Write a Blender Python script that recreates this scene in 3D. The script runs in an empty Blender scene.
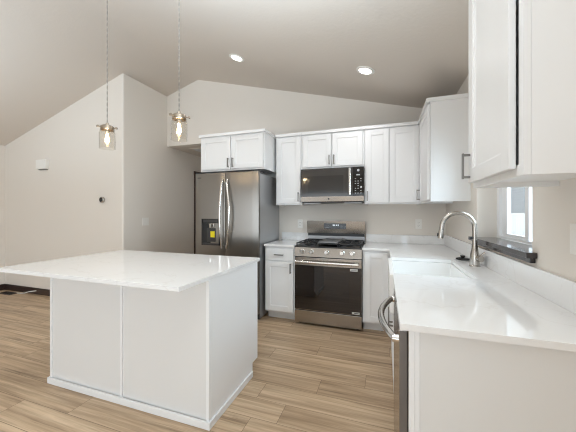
import bpy, bmesh, math, random
from mathutils import Vector, Matrix
random.seed(7)
PI = math.pi
S = bpy.context.scene
COL = S.collection

# ------------------------------------------------------------------ camera, sky, lights, exposure
CAM_H = 1.291
cd = bpy.data.cameras.new('camera'); cam = bpy.data.objects.new('camera', cd); COL.objects.link(cam)
cam.location = (0, 0, CAM_H); cam.rotation_euler = (PI/2, 0, math.radians(18.916))
cd.sensor_fit = 'HORIZONTAL'; cd.sensor_width = 36; cd.lens = 280.958/576*36
cd.shift_y = -(216-212.686)/576; cd.clip_start = 0.02
S.camera = cam

w = bpy.data.worlds.new('sky'); S.world = w; w.use_nodes = True
bg = w.node_tree.nodes['Background']; bg.inputs[0].default_value = (0.88, 0.94, 1.0, 1); bg.inputs[1].default_value = 2.4

def area(name, loc, rot, sx, sy, power, col=(1, 1, 1), spread=PI):
    l = bpy.data.lights.new(name, 'AREA'); l.shape = 'RECTANGLE'; l.size = sx; l.size_y = sy
    l.energy = power; l.color = col; l.spread = spread
    o = bpy.data.objects.new(name, l); COL.objects.link(o); o.location = loc; o.rotation_euler = rot
    return o
# area lights: daylight from the unseen patio opening and sink window, plus added fills
DAY = (0.715, 0.868, 1.0)
area('patio_daylight', (-3.0, -6.3, 1.3), (math.radians(113), 0, 0), 5.4, 2.3, 42, DAY)
area('right_side_fill', (0.62, -2.5, 1.4), (math.radians(100), 0, PI/2), 3.0, 1.8, 170, DAY)  # added fill for faces turned right; the wall has no window here
area('sink_window_daylight', (1.75, 1.75, 2.1), (math.radians(58), 0, PI/2), 1.2, 1.2, 92, DAY)
area('ceiling_fill', (-0.8, 0.75, 2.25), (PI, 0, 0), 1.6, 1.2, 54, DAY)  # unseen area light added to brighten the ceiling from below
area('living_ceiling_fill', (-4.3, 0.5, 1.6), (PI, 0, 0), 1.8, 1.8, 34, DAY)  # second added upward light, lifts the living room side
def overhead_fill(loc, power):  # added overhead spot with no fixture, fills the kitchen from above
    l = bpy.data.lights.new('kitchen_overhead_fill', 'SPOT'); l.energy = power; l.spot_size = math.radians(150); l.spot_blend = 0.8; l.color = (0.96, 0.98, 1.0); l.shadow_soft_size = 0.06
    o = bpy.data.objects.new('kitchen_overhead_fill', l); COL.objects.link(o); o.location = loc
overhead_fill((-0.18, 0.9, 2.68), 9); overhead_fill((-1.62, 0.9, 3.05), 16)
S.view_settings.view_transform = 'Standard'; S.view_settings.look = 'None'
S.view_settings.gamma = 1; S.view_settings.use_curve_mapping = False
S.view_settings.exposure = 0.05
S.cycles.use_denoising = True; S.cycles.filter_width = 1.1
S.cycles.max_bounces = 10; S.cycles.diffuse_bounces = 8; S.cycles.glossy_bounces = 4
S.cycles.transparent_max_bounces = 16; S.cycles.caustics_reflective = False; S.cycles.caustics_refractive = False
S.cycles.sample_clamp_indirect = 6

# ------------------------------------------------------------------ materials
def sr(r, g, b):
    f = lambda c: (c/255/12.92 if c/255 <= 0.04045 else ((c/255+0.055)/1.055)**2.4)
    return (f(r), f(g), f(b), 1)
def mat(name, col, rough=0.5, metal=0.0, spec=0.5, **kw):
    m = bpy.data.materials.new(name); m.use_nodes = True
    b = m.node_tree.nodes['Principled BSDF']
    b.inputs['Base Color'].default_value = col; b.inputs['Roughness'].default_value = rough
    b.inputs['Metallic'].default_value = metal; b.inputs['Specular IOR Level'].default_value = spec
    for k, v in kw.items(): b.inputs[k.replace('_', ' ')].default_value = v
    return m
def N(m, t, **kw):
    n = m.node_tree.nodes.new(t)
    for k, v in kw.items(): setattr(n, k, v)
    return n
def L(m, a, b): m.node_tree.links.new(a, b)
def bump(m, scale, strength, dist=0.002, detail=3, kind='noise'):
    b = m.node_tree.nodes['Principled BSDF']
    tc = N(m, 'ShaderNodeTexCoord'); no = N(m, 'ShaderNodeTexNoise'); bu = N(m, 'ShaderNodeBump')
    no.inputs['Scale'].default_value = scale; no.inputs['Detail'].default_value = detail
    bu.inputs['Strength'].default_value = strength; bu.inputs['Distance'].default_value = dist
    L(m, tc.outputs['Object'], no.inputs['Vector']); L(m, no.outputs['Fac'], bu.inputs['Height']); L(m, bu.outputs['Normal'], b.inputs['Normal'])
    return no
def speckle(m, c1, c2, scale, lo=0.4, hi=0.6, detail=4, stretch=(1, 1, 1)):
    b = m.node_tree.nodes['Principled BSDF']
    tc = N(m, 'ShaderNodeTexCoord'); mp = N(m, 'ShaderNodeMapping'); no = N(m, 'ShaderNodeTexNoise'); cr = N(m, 'ShaderNodeValToRGB')
    mp.inputs['Scale'].default_value = stretch
    no.inputs['Scale'].default_value = scale; no.inputs['Detail'].default_value = detail
    cr.color_ramp.elements[0].position = lo; cr.color_ramp.elements[0].color = c1
    cr.color_ramp.elements[1].position = hi; cr.color_ramp.elements[1].color = c2
    L(m, tc.outputs['Object'], mp.inputs['Vector']); L(m, mp.outputs['Vector'], no.inputs['Vector'])
    L(m, no.outputs['Fac'], cr.inputs['Fac']); L(m, cr.outputs['Color'], b.inputs['Base Color'])

M = {}
M['wall'] = mat('wall_paint', sr(226, 220, 212), 0.7, spec=0.25); bump(M['wall'], 90, 0.12)
M['ceiling'] = mat('ceiling_paint', sr(217, 209, 200), 0.85, spec=0.15); bump(M['ceiling'], 38, 0.35, 0.004, 4)
M['cab'] = mat('white_cabinet_paint', sr(231, 232, 233), 0.32, spec=0.45); bump(M['cab'], 150, 0.02)
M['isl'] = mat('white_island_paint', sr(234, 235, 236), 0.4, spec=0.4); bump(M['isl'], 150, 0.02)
M['islpanel'] = mat('island_panel_shaded_white', sr(222, 222, 221), 0.45, spec=0.35); bump(M['islpanel'], 150, 0.02)  # same white as the posts, with the panels' shade greyed into the colour
M['plastic'] = mat('white_plastic', sr(235, 233, 228), 0.35); bump(M['plastic'], 200, 0.03)
M['slot'] = mat('outlet_slot_plastic', sr(120, 116, 110), 0.5); bump(M['slot'], 200, 0.03)
M['vinyl'] = mat('white_vinyl', sr(240, 242, 244), 0.35); bump(M['vinyl'], 60, 0.03)
M['sink'] = mat('white_fireclay', sr(236, 236, 235), 0.12); bump(M['sink'], 12, 0.02)
M['pull'] = mat('gunmetal', (0.24, 0.23, 0.22, 1), 0.3, 1.0); bump(M['pull'], 300, 0.03)
M['nickel'] = mat('brushed_nickel', (0.50, 0.47, 0.43, 1), 0.24, 1.0); bump(M['nickel'], 300, 0.03)
M['blackplastic'] = mat('black_plastic', (0.012, 0.012, 0.013, 1), 0.4); bump(M['blackplastic'], 200, 0.04)
M['iron'] = mat('cast_iron', (0.02, 0.02, 0.021, 1), 0.5); bump(M['iron'], 250, 0.2, 0.0005)
M['griddle'] = mat('grey_griddle', (0.20, 0.20, 0.20, 1), 0.35, 0.8); bump(M['griddle'], 120, 0.05)
M['case'] = mat('grey_appliance_case', (0.40, 0.40, 0.405, 1), 0.3, 0.5); bump(M['case'], 500, 0.08, 0.0004)
M['dkcase'] = mat('charcoal_case', (0.035, 0.035, 0.036, 1), 0.45); bump(M['dkcase'], 400, 0.06, 0.0004)
M['blackglass'] = mat('black_glass', (0.012, 0.011, 0.010, 1), 0.03, spec=0.4); speckle(M['blackglass'], (0.010, 0.009, 0.008, 1), (0.014, 0.013, 0.012, 1), 2)
M['mwglass'] = mat('microwave_glass', (0.045, 0.042, 0.040, 1), 0.08, spec=0.6); speckle(M['mwglass'], (0.042, 0.039, 0.037, 1), (0.048, 0.045, 0.043, 1), 2)
M['mwscreen'] = mat('microwave_window_screen', (0.030, 0.028, 0.027, 1), 0.09, spec=0.6); bump(M['mwscreen'], 900, 0.01, 0.0001)
M['ovenglass'] = mat('oven_glass', (0.02, 0.014, 0.011, 1), 0.03, spec=0.6); speckle(M['ovenglass'], (0.018, 0.012, 0.010, 1), (0.022, 0.016, 0.012, 1), 2)
M['ovenwin'] = mat('oven_window_glass', (0.012, 0.009, 0.008, 1), 0.03, spec=0.6); bump(M['ovenwin'], 5, 0.001, 0.0001)
M['darkwood'] = mat('dark_stained_wood', sr(58, 44, 40), 0.3, spec=0.5); speckle(M['darkwood'], sr(46, 34, 31), sr(68, 52, 47), 6, 0.35, 0.65, 5, (1, 8, 8))
M['sill'] = mat('espresso_sill', sr(62, 56, 56), 0.1, spec=0.45); speckle(M['sill'], sr(56, 52, 53), sr(66, 61, 61), 3, 0.35, 0.65, 3, (8, 1, 8))
M['yellow'] = mat('yellow_paper', sr(236, 220, 30), 0.6); bump(M['yellow'], 100, 0.02)
M['paper'] = mat('white_paper', sr(225, 225, 222), 0.6); bump(M['paper'], 100, 0.02)
M['ink'] = mat('grey_ink', sr(90, 90, 92), 0.6); bump(M['ink'], 100, 0.02)
M['key'] = mat('pale_key_print', sr(190, 192, 196), 0.5); bump(M['key'], 100, 0.02)
M['brass'] = mat('aged_nickel_clamp', (0.42, 0.36, 0.29, 1), 0.3, 1.0); bump(M['brass'], 200, 0.05)
M['cordm'] = mat('grey_cord', sr(128, 122, 116), 0.5); bump(M['cordm'], 400, 0.2, 0.0005)
M['grass'] = mat('pale_ground', sr(150, 150, 140), 0.9); speckle(M['grass'], sr(135, 140, 120), sr(165, 160, 150), 3)

def steel(name, col, rough, vertical=True, aniso=0.75):
    m = mat(name, col, rough, 1.0)
    b = m.node_tree.nodes['Principled BSDF']
    b.inputs['Anisotropic'].default_value = aniso
    tg = N(m, 'ShaderNodeTangent'); tg.direction_type = 'RADIAL'; tg.axis = 'Z' if vertical else 'X'
    L(m, tg.outputs[0], b.inputs['Tangent'])
    tc = N(m, 'ShaderNodeTexCoord'); mp = N(m, 'ShaderNodeMapping'); no = N(m, 'ShaderNodeTexNoise'); bu = N(m, 'ShaderNodeBump')
    mp.inputs['Scale'].default_value = (2, 2, 400) if vertical else (2, 400, 400)
    no.inputs['Scale'].default_value = 1.5; no.inputs['Detail'].default_value = 2
    bu.inputs['Strength'].default_value = 0.004; bu.inputs['Distance'].default_value = 0.0003
    L(m, tc.outputs['Object'], mp.inputs['Vector']); L(m, mp.outputs['Vector'], no.inputs['Vector'])
    L(m, no.outputs['Fac'], bu.inputs['Height']); L(m, bu.outputs['Normal'], b.inputs['Normal'])
    return m
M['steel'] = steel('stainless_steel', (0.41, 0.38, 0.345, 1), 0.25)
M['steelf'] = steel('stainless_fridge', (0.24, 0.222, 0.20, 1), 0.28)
M['dwsteel'] = steel('stainless_dishwasher', (0.45, 0.42, 0.40, 1), 0.2)
M['dwedge'] = mat('painted_door_edge', (0.16, 0.145, 0.135, 1), 0.4, 0.3); bump(M['dwedge'], 300, 0.03)
M['polish'] = mat('satin_steel_bar', (0.72, 0.70, 0.67, 1), 0.2, 1.0); bump(M['polish'], 300, 0.02)

# quartz: white with faint broad veins
q = M['quartz'] = mat('white_quartz', sr(233, 233, 233), 0.06, spec=0.5)
b = q.node_tree.nodes['Principled BSDF']
tc = N(q, 'ShaderNodeTexCoord'); n1 = N(q, 'ShaderNodeTexNoise'); n2 = N(q, 'ShaderNodeTexNoise'); mx = N(q, 'ShaderNodeMixRGB'); r1 = N(q, 'ShaderNodeValToRGB')
n1.inputs['Scale'].default_value = 2.2; n1.inputs['Detail'].default_value = 3
mx.inputs[0].default_value = 0.35
n2.inputs['Scale'].default_value = 4.0; n2.inputs['Detail'].default_value = 6
L(q, tc.outputs['Object'], n1.inputs['Vector']); L(q, tc.outputs['Object'], mx.inputs[1]); L(q, n1.outputs['Color'], mx.inputs[2]); L(q, mx.outputs[0], n2.inputs['Vector'])
e = r1.color_ramp.elements; e[0].position = 0.0; e[0].color = sr(233, 233, 233); e[1].position = 1.0; e[1].color = sr(233, 233, 233)
for p, c in ((0.492, sr(233, 233, 233)), (0.505, sr(227, 226, 225)), (0.518, sr(233, 233, 233))):
    x = e.new(p); x.color = c
L(q, n2.outputs['Fac'], r1.inputs['Fac']); L(q, r1.outputs['Color'], b.inputs['Base Color'])

# floor: oak look vinyl planks running left to right
f = M['floor'] = mat('oak_plank_floor', sr(190, 160, 125), 0.38, spec=0.35)
b = f.node_tree.nodes['Principled BSDF']
tc = N(f, 'ShaderNodeTexCoord'); br = N(f, 'ShaderNodeTexBrick')
br.offset = 0.0; br.offset_frequency = 2; br.squash = 1
br.inputs['Scale'].default_value = 1.0; br.inputs['Brick Width'].default_value = 1.22; br.inputs['Row Height'].default_value = 0.178
br.inputs['Mortar Size'].default_value = 0.0012; br.inputs['Mortar Smooth'].default_value = 0.1; br.inputs['Bias'].default_value = 0.0
br.inputs['Color1'].default_value = (0, 0, 0, 1); br.inputs['Color2'].default_value = (1, 1, 1, 1); br.inputs['Mortar'].default_value = (0.5, 0.5, 0.5, 1)
sxyz = N(f, 'ShaderNodeSeparateXYZ'); L(f, tc.outputs['Object'], sxyz.inputs[0])
dv = N(f, 'ShaderNodeMath', operation='DIVIDE'); dv.inputs[1].default_value = 0.178; L(f, sxyz.outputs[1], dv.inputs[0])
fl_ = N(f, 'ShaderNodeMath', operation='FLOOR'); L(f, dv.outputs[0], fl_.inputs[0])
wn_ = N(f, 'ShaderNodeTexWhiteNoise', noise_dimensions='1D'); L(f, fl_.outputs[0], wn_.inputs['W'])
sh = N(f, 'ShaderNodeMath', operation='MULTIPLY_ADD'); sh.inputs[1].default_value = 1.22; L(f, wn_.outputs['Value'], sh.inputs[0]); L(f, sxyz.outputs[0], sh.inputs[2])
cv = N(f, 'ShaderNodeCombineXYZ'); L(f, sh.outputs[0], cv.inputs[0]); L(f, sxyz.outputs[1], cv.inputs[1]); L(f, cv.outputs[0], br.inputs['Vector'])
# every plank reads its own slice of the grain
sep = N(f, 'ShaderNodeSeparateColor'); L(f, br.outputs['Color'], sep.inputs[0])
mul = N(f, 'ShaderNodeMath', operation='MULTIPLY'); mul.inputs[1].default_value = 37.0; L(f, sep.outputs[0], mul.inputs[0])
cmb = N(f, 'ShaderNodeCombineXYZ'); L(f, mul.outputs[0], cmb.inputs[0]); L(f, mul.outputs[0], cmb.inputs[2])
add = N(f, 'ShaderNodeVectorMath', operation='ADD'); L(f, tc.outputs['Object'], add.inputs[0]); L(f, cmb.outputs[0], add.inputs[1])
def grain(sc, scale, detail, rough=0.6):
    mp = N(f, 'ShaderNodeMapping'); mp.inputs['Scale'].default_value = sc; L(f, add.outputs[0], mp.inputs['Vector'])
    no = N(f, 'ShaderNodeTexNoise'); no.inputs['Scale'].default_value = scale; no.inputs['Detail'].default_value = detail; no.inputs['Roughness'].default_value = rough
    no.inputs['Distortion'].default_value = 0.4
    L(f, mp.outputs[0], no.inputs['Vector']); return no
g1 = grain((0.45, 7, 1), 2.0, 7, 0.65); g2 = grain((0.6, 26, 1), 2.0, 5); g3 = grain((0.35, 9, 1), 2.2, 6, 0.7)
ra = N(f, 'ShaderNodeValToRGB'); e = ra.color_ramp.elements
e[0].position = 0.28; e[0].color = sr(158, 134, 108); e[1].position = 0.72; e[1].color = sr(221, 199, 170)
x = e.new(0.5); x.color = sr(194, 169, 140)
L(f, g1.outputs['Fac'], ra.inputs['Fac'])
rb = N(f, 'ShaderNodeValToRGB'); e = rb.color_ramp.elements
e[0].position = 0.35; e[0].color = (0.76, 0.74, 0.72, 1); e[1].position = 0.6; e[1].color = (1.05, 1.05, 1.05, 1)
L(f, g2.outputs['Fac'], rb.inputs['Fac'])
rc = N(f, 'ShaderNodeValToRGB'); e = rc.color_ramp.elements
e[0].position = 0.33; e[0].color = (0.50, 0.47, 0.45, 1); e[1].position = 0.43; e[1].color = (1, 1, 1, 1)
L(f, g3.outputs['Fac'], rc.inputs['Fac'])
m1 = N(f, 'ShaderNodeMixRGB', blend_type='MULTIPLY'); m1.inputs[0].default_value = 1; L(f, ra.outputs[0], m1.inputs[1]); L(f, rb.outputs[0], m1.inputs[2])
m2 = N(f, 'ShaderNodeMixRGB', blend_type='MULTIPLY'); m2.inputs[0].default_value = 0.8; L(f, m1.outputs[0], m2.inputs[1]); L(f, rc.outputs[0], m2.inputs[2])
pv = N(f, 'ShaderNodeValToRGB'); e = pv.color_ramp.elements; e[0].color = (0.93, 0.92, 0.91, 1); e[1].color = (1.05, 1.05, 1.05, 1)
L(f, sep.outputs[0], pv.inputs['Fac'])
m3 = N(f, 'ShaderNodeMixRGB', blend_type='MULTIPLY'); m3.inputs[0].default_value = 1; L(f, m2.outputs[0], m3.inputs[1]); L(f, pv.outputs[0], m3.inputs[2])
m4 = N(f, 'ShaderNodeMixRGB'); m4.inputs[2].default_value = sr(92, 72, 54); L(f, br.outputs['Fac'], m4.inputs[0]); L(f, m3.outputs[0], m4.inputs[1])
L(f, m4.outputs[0], b.inputs['Base Color'])

# siding across the yard: lapped boards
sd = M['siding'] = mat('grey_lap_siding', sr(165, 170, 176), 0.6)
b = sd.node_tree.nodes['Principled BSDF']
bump(sd, 20, 0.05)

def clear(name, tint=(1, 1, 1, 1), amount=0.9):
    m = bpy.data.materials.new(name); m.use_nodes = True; nt = m.node_tree; nt.nodes.clear()
    out = nt.nodes.new('ShaderNodeOutputMaterial'); tr = nt.nodes.new('ShaderNodeBsdfTransparent'); gl = nt.nodes.new('ShaderNodeBsdfGlossy')
    mi = nt.nodes.new('ShaderNodeMixShader'); lw = nt.nodes.new('ShaderNodeLayerWeight'); pw = nt.nodes.new('ShaderNodeMath'); pw.operation = 'POWER'; pw.inputs[1].default_value = 3; fr = nt.nodes.new('ShaderNodeMath'); fr.operation = 'MULTIPLY_ADD'; fr.inputs[1].default_value = 0.75; fr.inputs[2].default_value = 0.04; nt.links.new(lw.outputs['Facing'], pw.inputs[0]); nt.links.new(pw.outputs[0], fr.inputs[0])
    tr.inputs[0].default_value = tint; gl.inputs['Roughness'].default_value = 0.03
    nt.links.new(fr.outputs[0], mi.inputs[0]); nt.links.new(tr.outputs[0], mi.inputs[1]); nt.links.new(gl.outputs[0], mi.inputs[2]); nt.links.new(mi.outputs[0], out.inputs[0])
    return m
M['pane'] = clear('window_glass', (0.96, 0.98, 0.98, 1)); M['jar'] = clear('clear_jar_glass', (0.97, 0.96, 0.94, 1))
M['bulbglass'] = clear('bulb_glass', (1.0, 0.95, 0.86, 1))
def glow(name, col, strength):
    m = mat(name, (0.9, 0.9, 0.9, 1), 0.4); b = m.node_tree.nodes['Principled BSDF']
    b.inputs['Emission Color'].default_value = col; b.inputs['Emission Strength'].default_value = strength
    return m
M['filament'] = glow('warm_filament', (1.0, 0.74, 0.42, 1), 14)
M['canlens'] = glow('lit_lens', (1.0, 0.95, 0.86, 1), 6)
M['led'] = glow('lit_display', (0.75, 0.9, 1.0, 1), 0.5)

# ------------------------------------------------------------------ helpers
class MB:
    def __init__(s): s.bm = bmesh.new()
    def _merge(s, t):
        me = bpy.data.meshes.new('t'); t.to_mesh(me); t.free(); s.bm.from_mesh(me); bpy.data.meshes.remove(me)
    def box(s, x0, x1, y0, y1, z0, z1, bev=0.0, seg=2):
        t = bmesh.new(); bmesh.ops.create_cube(t, size=1)
        for v in t.verts:
            v.co = Vector(((x0+x1)/2+v.co.x*(x1-x0), (y0+y1)/2+v.co.y*(y1-y0), (z0+z1)/2+v.co.z*(z1-z0)))
        if bev: bmesh.ops.bevel(t, geom=t.edges[:], offset=bev, segments=seg, affect='EDGES', profile=0.5)
        s._merge(t); return s
    def prism(s, pts, axis, a, c, bev=0.0):
        """polygon pts (2D) extruded along axis from a to c"""
        t = bmesh.new()
        def P(p, h): return {'z': (p[0], p[1], h), 'y': (p[0], h, p[1]), 'x': (h, p[0], p[1])}[axis]
        lo = [t.verts.new(P(p, a)) for p in pts]; hi = [t.verts.new(P(p, c)) for p in pts]
        t.faces.new(lo); t.faces.new(hi)
        n = len(pts)
        for i in range(n): t.faces.new((lo[i], lo[(i+1) % n], hi[(i+1) % n], hi[i]))
        bmesh.ops.recalc_face_normals(t, faces=t.faces)
        if bev: bmesh.ops.bevel(t, geom=t.edges[:], offset=bev, segments=2, affect='EDGES', profile=0.5)
        s._merge(t); return s
    def cyl(s, p0, p1, r, r2=None, seg=20, bev=0.0):
        p0 = Vector(p0); p1 = Vector(p1); d = p1-p0; t = bmesh.new()
        bmesh.ops.create_cone(t, cap_ends=True, segments=seg, radius1=r, radius2=r if r2 is None else r2, depth=d.length)
        if bev: bmesh.ops.bevel(t, geom=[e for e in t.edges if len(e.link_faces) == 2 and any(len(f.verts) > 4 for f in e.link_faces)], offset=bev, segments=2, affect='EDGES')
        t.transform(Matrix.Translation((p0+p1)/2) @ d.to_track_quat('Z', 'Y').to_matrix().to_4x4())
        s._merge(t); return s
    def tube(s, pts, r, seg=12, sx=1.0, cap=True):
        pts = [Vector(p) for p in pts]; t = bmesh.new(); rings = []
        rs = r if isinstance(r, (list, tuple)) else [r]*len(pts)
        up = None
        for i, p in enumerate(pts):
            d = (pts[min(i+1, len(pts)-1)]-pts[max(i-1, 0)]).normalized()
            if up is None: up = d.orthogonal().normalized()
            a = (up-d*up.dot(d)).normalized(); up = a; bb = d.cross(a)
            rings.append([t.verts.new(p+(a*math.cos(2*PI*k/seg)*sx+bb*math.sin(2*PI*k/seg))*rs[i]) for k in range(seg)])
        for i in range(len(rings)-1):
            for k in range(seg): t.faces.new((rings[i][k], rings[i][(k+1) % seg], rings[i+1][(k+1) % seg], rings[i+1][k]))
        if cap: t.faces.new(rings[0][::-1]); t.faces.new(rings[-1])
        bmesh.ops.recalc_face_normals(t, faces=t.faces)
        s._merge(t); return s
    def lathe(s, prof, c=(0, 0, 0), seg=28, axis='z'):
        t = bmesh.new(); rings = []
        for r, h in prof:
            if r < 1e-6: rings.append([t.verts.new((0, 0, h))])
            else: rings.append([t.verts.new((r*math.cos(2*PI*k/seg), r*math.sin(2*PI*k/seg), h)) for k in range(seg)])
        for A, B in zip(rings, rings[1:]):
            for k in range(seg):
                if len(A) == 1 and len(B) == 1: continue
                if len(A) == 1: t.faces.new((A[0], B[(k+1) % seg], B[k]))
                elif len(B) == 1: t.faces.new((A[k], A[(k+1) % seg], B[0]))
                else: t.faces.new((A[k], A[(k+1) % seg], B[(k+1) % seg], B[k]))
        if axis == 'y': t.transform(Matrix.Rotation(PI/2, 4, 'X'))      # height points to -y
        if axis == 'x': t.transform(Matrix.Rotation(-PI/2, 4, 'Y'))     # height points to -x
        t.transform(Matrix.Translation(c)); s._merge(t); return s
    def xf(s, m): s.bm.transform(m); return s

def obj(name, mb, m, parent=None, angle=35):
    me = bpy.data.meshes.new(name)
    bmesh.ops.recalc_face_normals(mb.bm, faces=mb.bm.faces)
    mb.bm.to_mesh(me); mb.bm.free()
    me.materials.append(M[m] if isinstance(m, str) else m)
    for p in me.polygons: p.use_smooth = True
    me.set_sharp_from_angle(angle=math.radians(angle))
    o = bpy.data.objects.new(name, me); COL.objects.link(o)
    wm = o.modifiers.new('weighted_normals', 'WEIGHTED_NORMAL'); wm.keep_sharp = True; wm.weight = 100
    if parent: o.parent = parent
    return o
def thing(name, label, cat, loc=(0, 0, 0), rz=0, group=None, rot=None):
    o = bpy.data.objects.new(name, None); COL.objects.link(o)
    o.empty_display_size = 0.1
    o.location = loc; o.rotation_euler = rot if rot else (0, 0, rz)
    tag(o, label, cat, group); return o
def tag(o, label, cat, group=None):
    o['label'] = label; o['category'] = cat
    if group: o['group'] = group
    return o
def struct(name, mb, m, label, parent=None):
    o = obj(name, mb, m, parent)
    if not parent: o['kind'] = 'structure'; o['label'] = label
    return o
def dup(root, loc, label=None):
    r = root.copy(); COL.objects.link(r); r.location = loc
    if label: r['label'] = label
    for ch in list(root.children):
        c = ch.copy(); COL.objects.link(c); c.parent = r
        for g in ch.children:
            d = g.copy(); COL.objects.link(d); d.parent = c
    return r

# ------------------------------------------------------------------ room shell
XW, YB, Y1, X2, XL, YN = 0.69, 3.753, 2.925, -3.405, -6.03, -6.5
RX, RZ, SR, SL = -2.8, 3.40, 0.2605, 0.305
HZ = 2.385                                   # hallway ceiling
def cz(x): return RZ-SR*(x-RX) if x > RX else RZ-SL*(RX-x)
struct('floor', MB().box(-6.3, 0.9, -6.7, 5.6, -0.1, 0), 'floor', 'light oak plank floor running left to right')
cl = MB()
cl.prism([(RX, RZ), (XW+0.2, cz(XW+0.2)), (XW+0.2, cz(XW+0.2)+0.12), (RX, RZ+0.12), (XL-0.2, cz(XL-0.2)+0.12), (XL-0.2, cz(XL-0.2))], 'y', YN-0.1, YB+0.1)
struct('ceiling', cl, 'ceiling', 'vaulted greige ceiling with a ridge above the island')
# back wall: gable above a hallway opening on the left
wb = MB()
wb.prism([(-2.42, 0), (XW+0.15, 0), (XW+0.15, cz(XW+0.15)+0.02), (RX, RZ+0.02), (X2, cz(X2)+0.02), (X2, HZ), (-2.42, HZ)], 'y', YB, YB+0.12)
struct('wall_back', wb, 'wall', 'gable end kitchen wall behind the range')
wc = MB()
wc.prism([(XL-0.1, 0), (X2, 0), (X2, cz(X2)+0.02), (XL-0.1, cz(XL-0.1)+0.02)], 'y', Y1, YB+0.12)
ed = [e for e in wc.bm.edges if all(abs(v.co.x-X2) < 1e-4 and abs(v.co.y-Y1) < 1e-4 for v in e.verts)]
bmesh.ops.bevel(wc.bm, geom=ed, offset=0.022, segments=5, affect='EDGES', profile=0.5)
wc.box(X2-0.5, X2, YB+0.12, 5.4, 0, HZ+0.02)
struct('wall_hall', wc, 'wall', 'greige wall block with an outside corner left of the refrigerator')
struct('wall_hall_end', MB().box(X2-0.1, -2.3, 5.3, 5.42, 0, HZ+0.02), 'wall', 'end wall of the hallway behind the refrigerator')
struct('wall_hall_right', MB().box(-2.42, -2.3, YB+0.1, 5.35, 0, HZ+0.02), 'wall', 'right wall of the hallway behind the refrigerator')
struct('ceiling.001', MB().box(X2-0.02, -2.32, YB+0.1205, 5.4, HZ, HZ+0.1), 'ceiling', 'low flat hallway ceiling')
struct('wall_left', MB().box(XL-0.12, XL, YN, Y1+0.05, 0, cz(XL)+0.06), 'wall', 'left living room wall')
# wall behind the camera with a wide patio opening
wn = MB()
wn.box(XL-0.12, -5.8, YN-0.12, YN, 0, 2.2); wn.box(-0.2, XW+0.15, YN-0.12, YN, 0, 2.2)
wn.prism([(XL-0.12, 2.2), (XW+0.15, 2.2), (XW+0.15, cz(XW+0.15)+0.02), (RX, RZ+0.02), (XL-0.12, cz(XL-0.12)+0.02)], 'y', YN-0.12, YN)
struct('wall_front', wn, 'wall', 'wall behind the viewer with a wide patio opening')
# right wall with the sink window opening
WY0, WY1, WZ0, WZ1, XF = 1.70, 2.573, 1.10, 2.02, 0.82
wr = MB(); zt = cz(XW)+0.03
wr.box(XW, XW+0.16, YN, WY0, 0, zt); wr.box(XW, XW+0.16, WY1, YB+0.1, 0, zt)
wr.box(XW, XW+0.16, WY0, WY1, 0, WZ0-0.03); wr.box(XW, XW+0.16, WY0, WY1, WZ1, zt)
struct('wall_right', wr, 'wall', 'right kitchen wall with the window over the sink')

# baseboards, dark stained
def base(name, x0, x1, y0, y1, label): struct(name, MB().box(x0, x1, y0, y1, 0, 0.10, 0.004), 'darkwood', label)
base('baseboard_back', XL+0.014, X2+0.014, Y1-0.014, Y1, 'dark baseboard along the living room wall')
base('baseboard_left', XL, XL+0.014, YN, Y1, 'dark baseboard along the left wall')
base('baseboard_hall', X2, X2+0.014, Y1, 4.45, 'dark baseboard along the hallway wall')

# sink window
wf = MB()
for y0, y1 in ((WY0, WY0+0.045), (WY1-0.045, WY1)): wf.box(XF, XF+0.07, y0, y1, WZ0, WZ1, 0.003)
wf.box(XF, XF+0.07, WY0+0.045, WY1-0.045, WZ0, WZ0+0.020, 0.003); wf.box(XF, XF+0.07, WY0+0.045, WY1-0.045, WZ1-0.045, WZ1, 0.003)
win = struct('window_1', wf, 'vinyl', 'white vinyl slider window over the sink')
def sash(y0, y1, x):
    s_ = MB()
    for a, c in ((y0, y0+0.05), (y1-0.05, y1)): s_.box(x, x+0.025, a, c, WZ0+0.021, WZ1-0.046, 0.003)
    s_.box(x, x+0.025, y0+0.05, y1-0.05, WZ0+0.021, WZ0+0.042, 0.003); s_.box(x, x+0.025, y0+0.05, y1-0.05, WZ1-0.085, WZ1-0.046, 0.003)
    so = obj('sash', s_, 'vinyl', win)
    obj('glass_pane', MB().box(x+0.010, x+0.014, y0+0.045, y1-0.045, WZ0+0.04, WZ1-0.07), 'pane', so)
sash(2.085, 2.455, XF+0.008)
sash(1.72, 2.045, XF+0.036)
obj('stop', MB().box(XF+0.02, XF+0.05, 2.455, 2.53, WZ0+0.021, WZ1-0.045, 0.003), 'vinyl', win)
obj('sill', MB().prism([(0.645, WY0-0.055), (XW-0.001, WY0-0.055), (XW-0.001, WY0+0.001), (XF-0.001, WY0+0.001), (XF-0.001, WY1-0.001), (XW-0.001, WY1-0.001), (XW-0.001, WY1+0.06), (0.645, WY1+0.06)], 'z', WZ0-0.0285, WZ0, 0.004), 'sill', win)['label'] = 'dark espresso window sill'
obj('apron', MB().box(0.668, XW, WY0-0.035, WY1+0.04, 1.046, WZ0-0.026, 0.004), 'sill', win)['label'] = 'dark espresso apron under the sill'

# hallway door with dark casing
dr = MB()
dr.box(X2, X2+0.02, 4.45, 4.52, 0, 2.075, 0.003); dr.box(X2, X2+0.02, 5.20, 5.27, 0, 2.075, 0.003); dr.box(X2, X2+0.022, 4.44, 5.28, 2.005, 2.075, 0.003)
d1 = struct('door_1', dr, 'darkwood', 'dark stained door casing in the hallway left of the refrigerator')
obj('door_leaf', MB().box(X2, X2+0.008, 4.52, 5.20, 0.01, 2.005).box(X2+0.008, X2+0.012, 4.62, 5.10, 0.2, 0.9, 0.002).box(X2+0.008, X2+0.012, 4.62, 5.10, 1.05, 1.9, 0.002), 'darkwood', d1)

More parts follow.
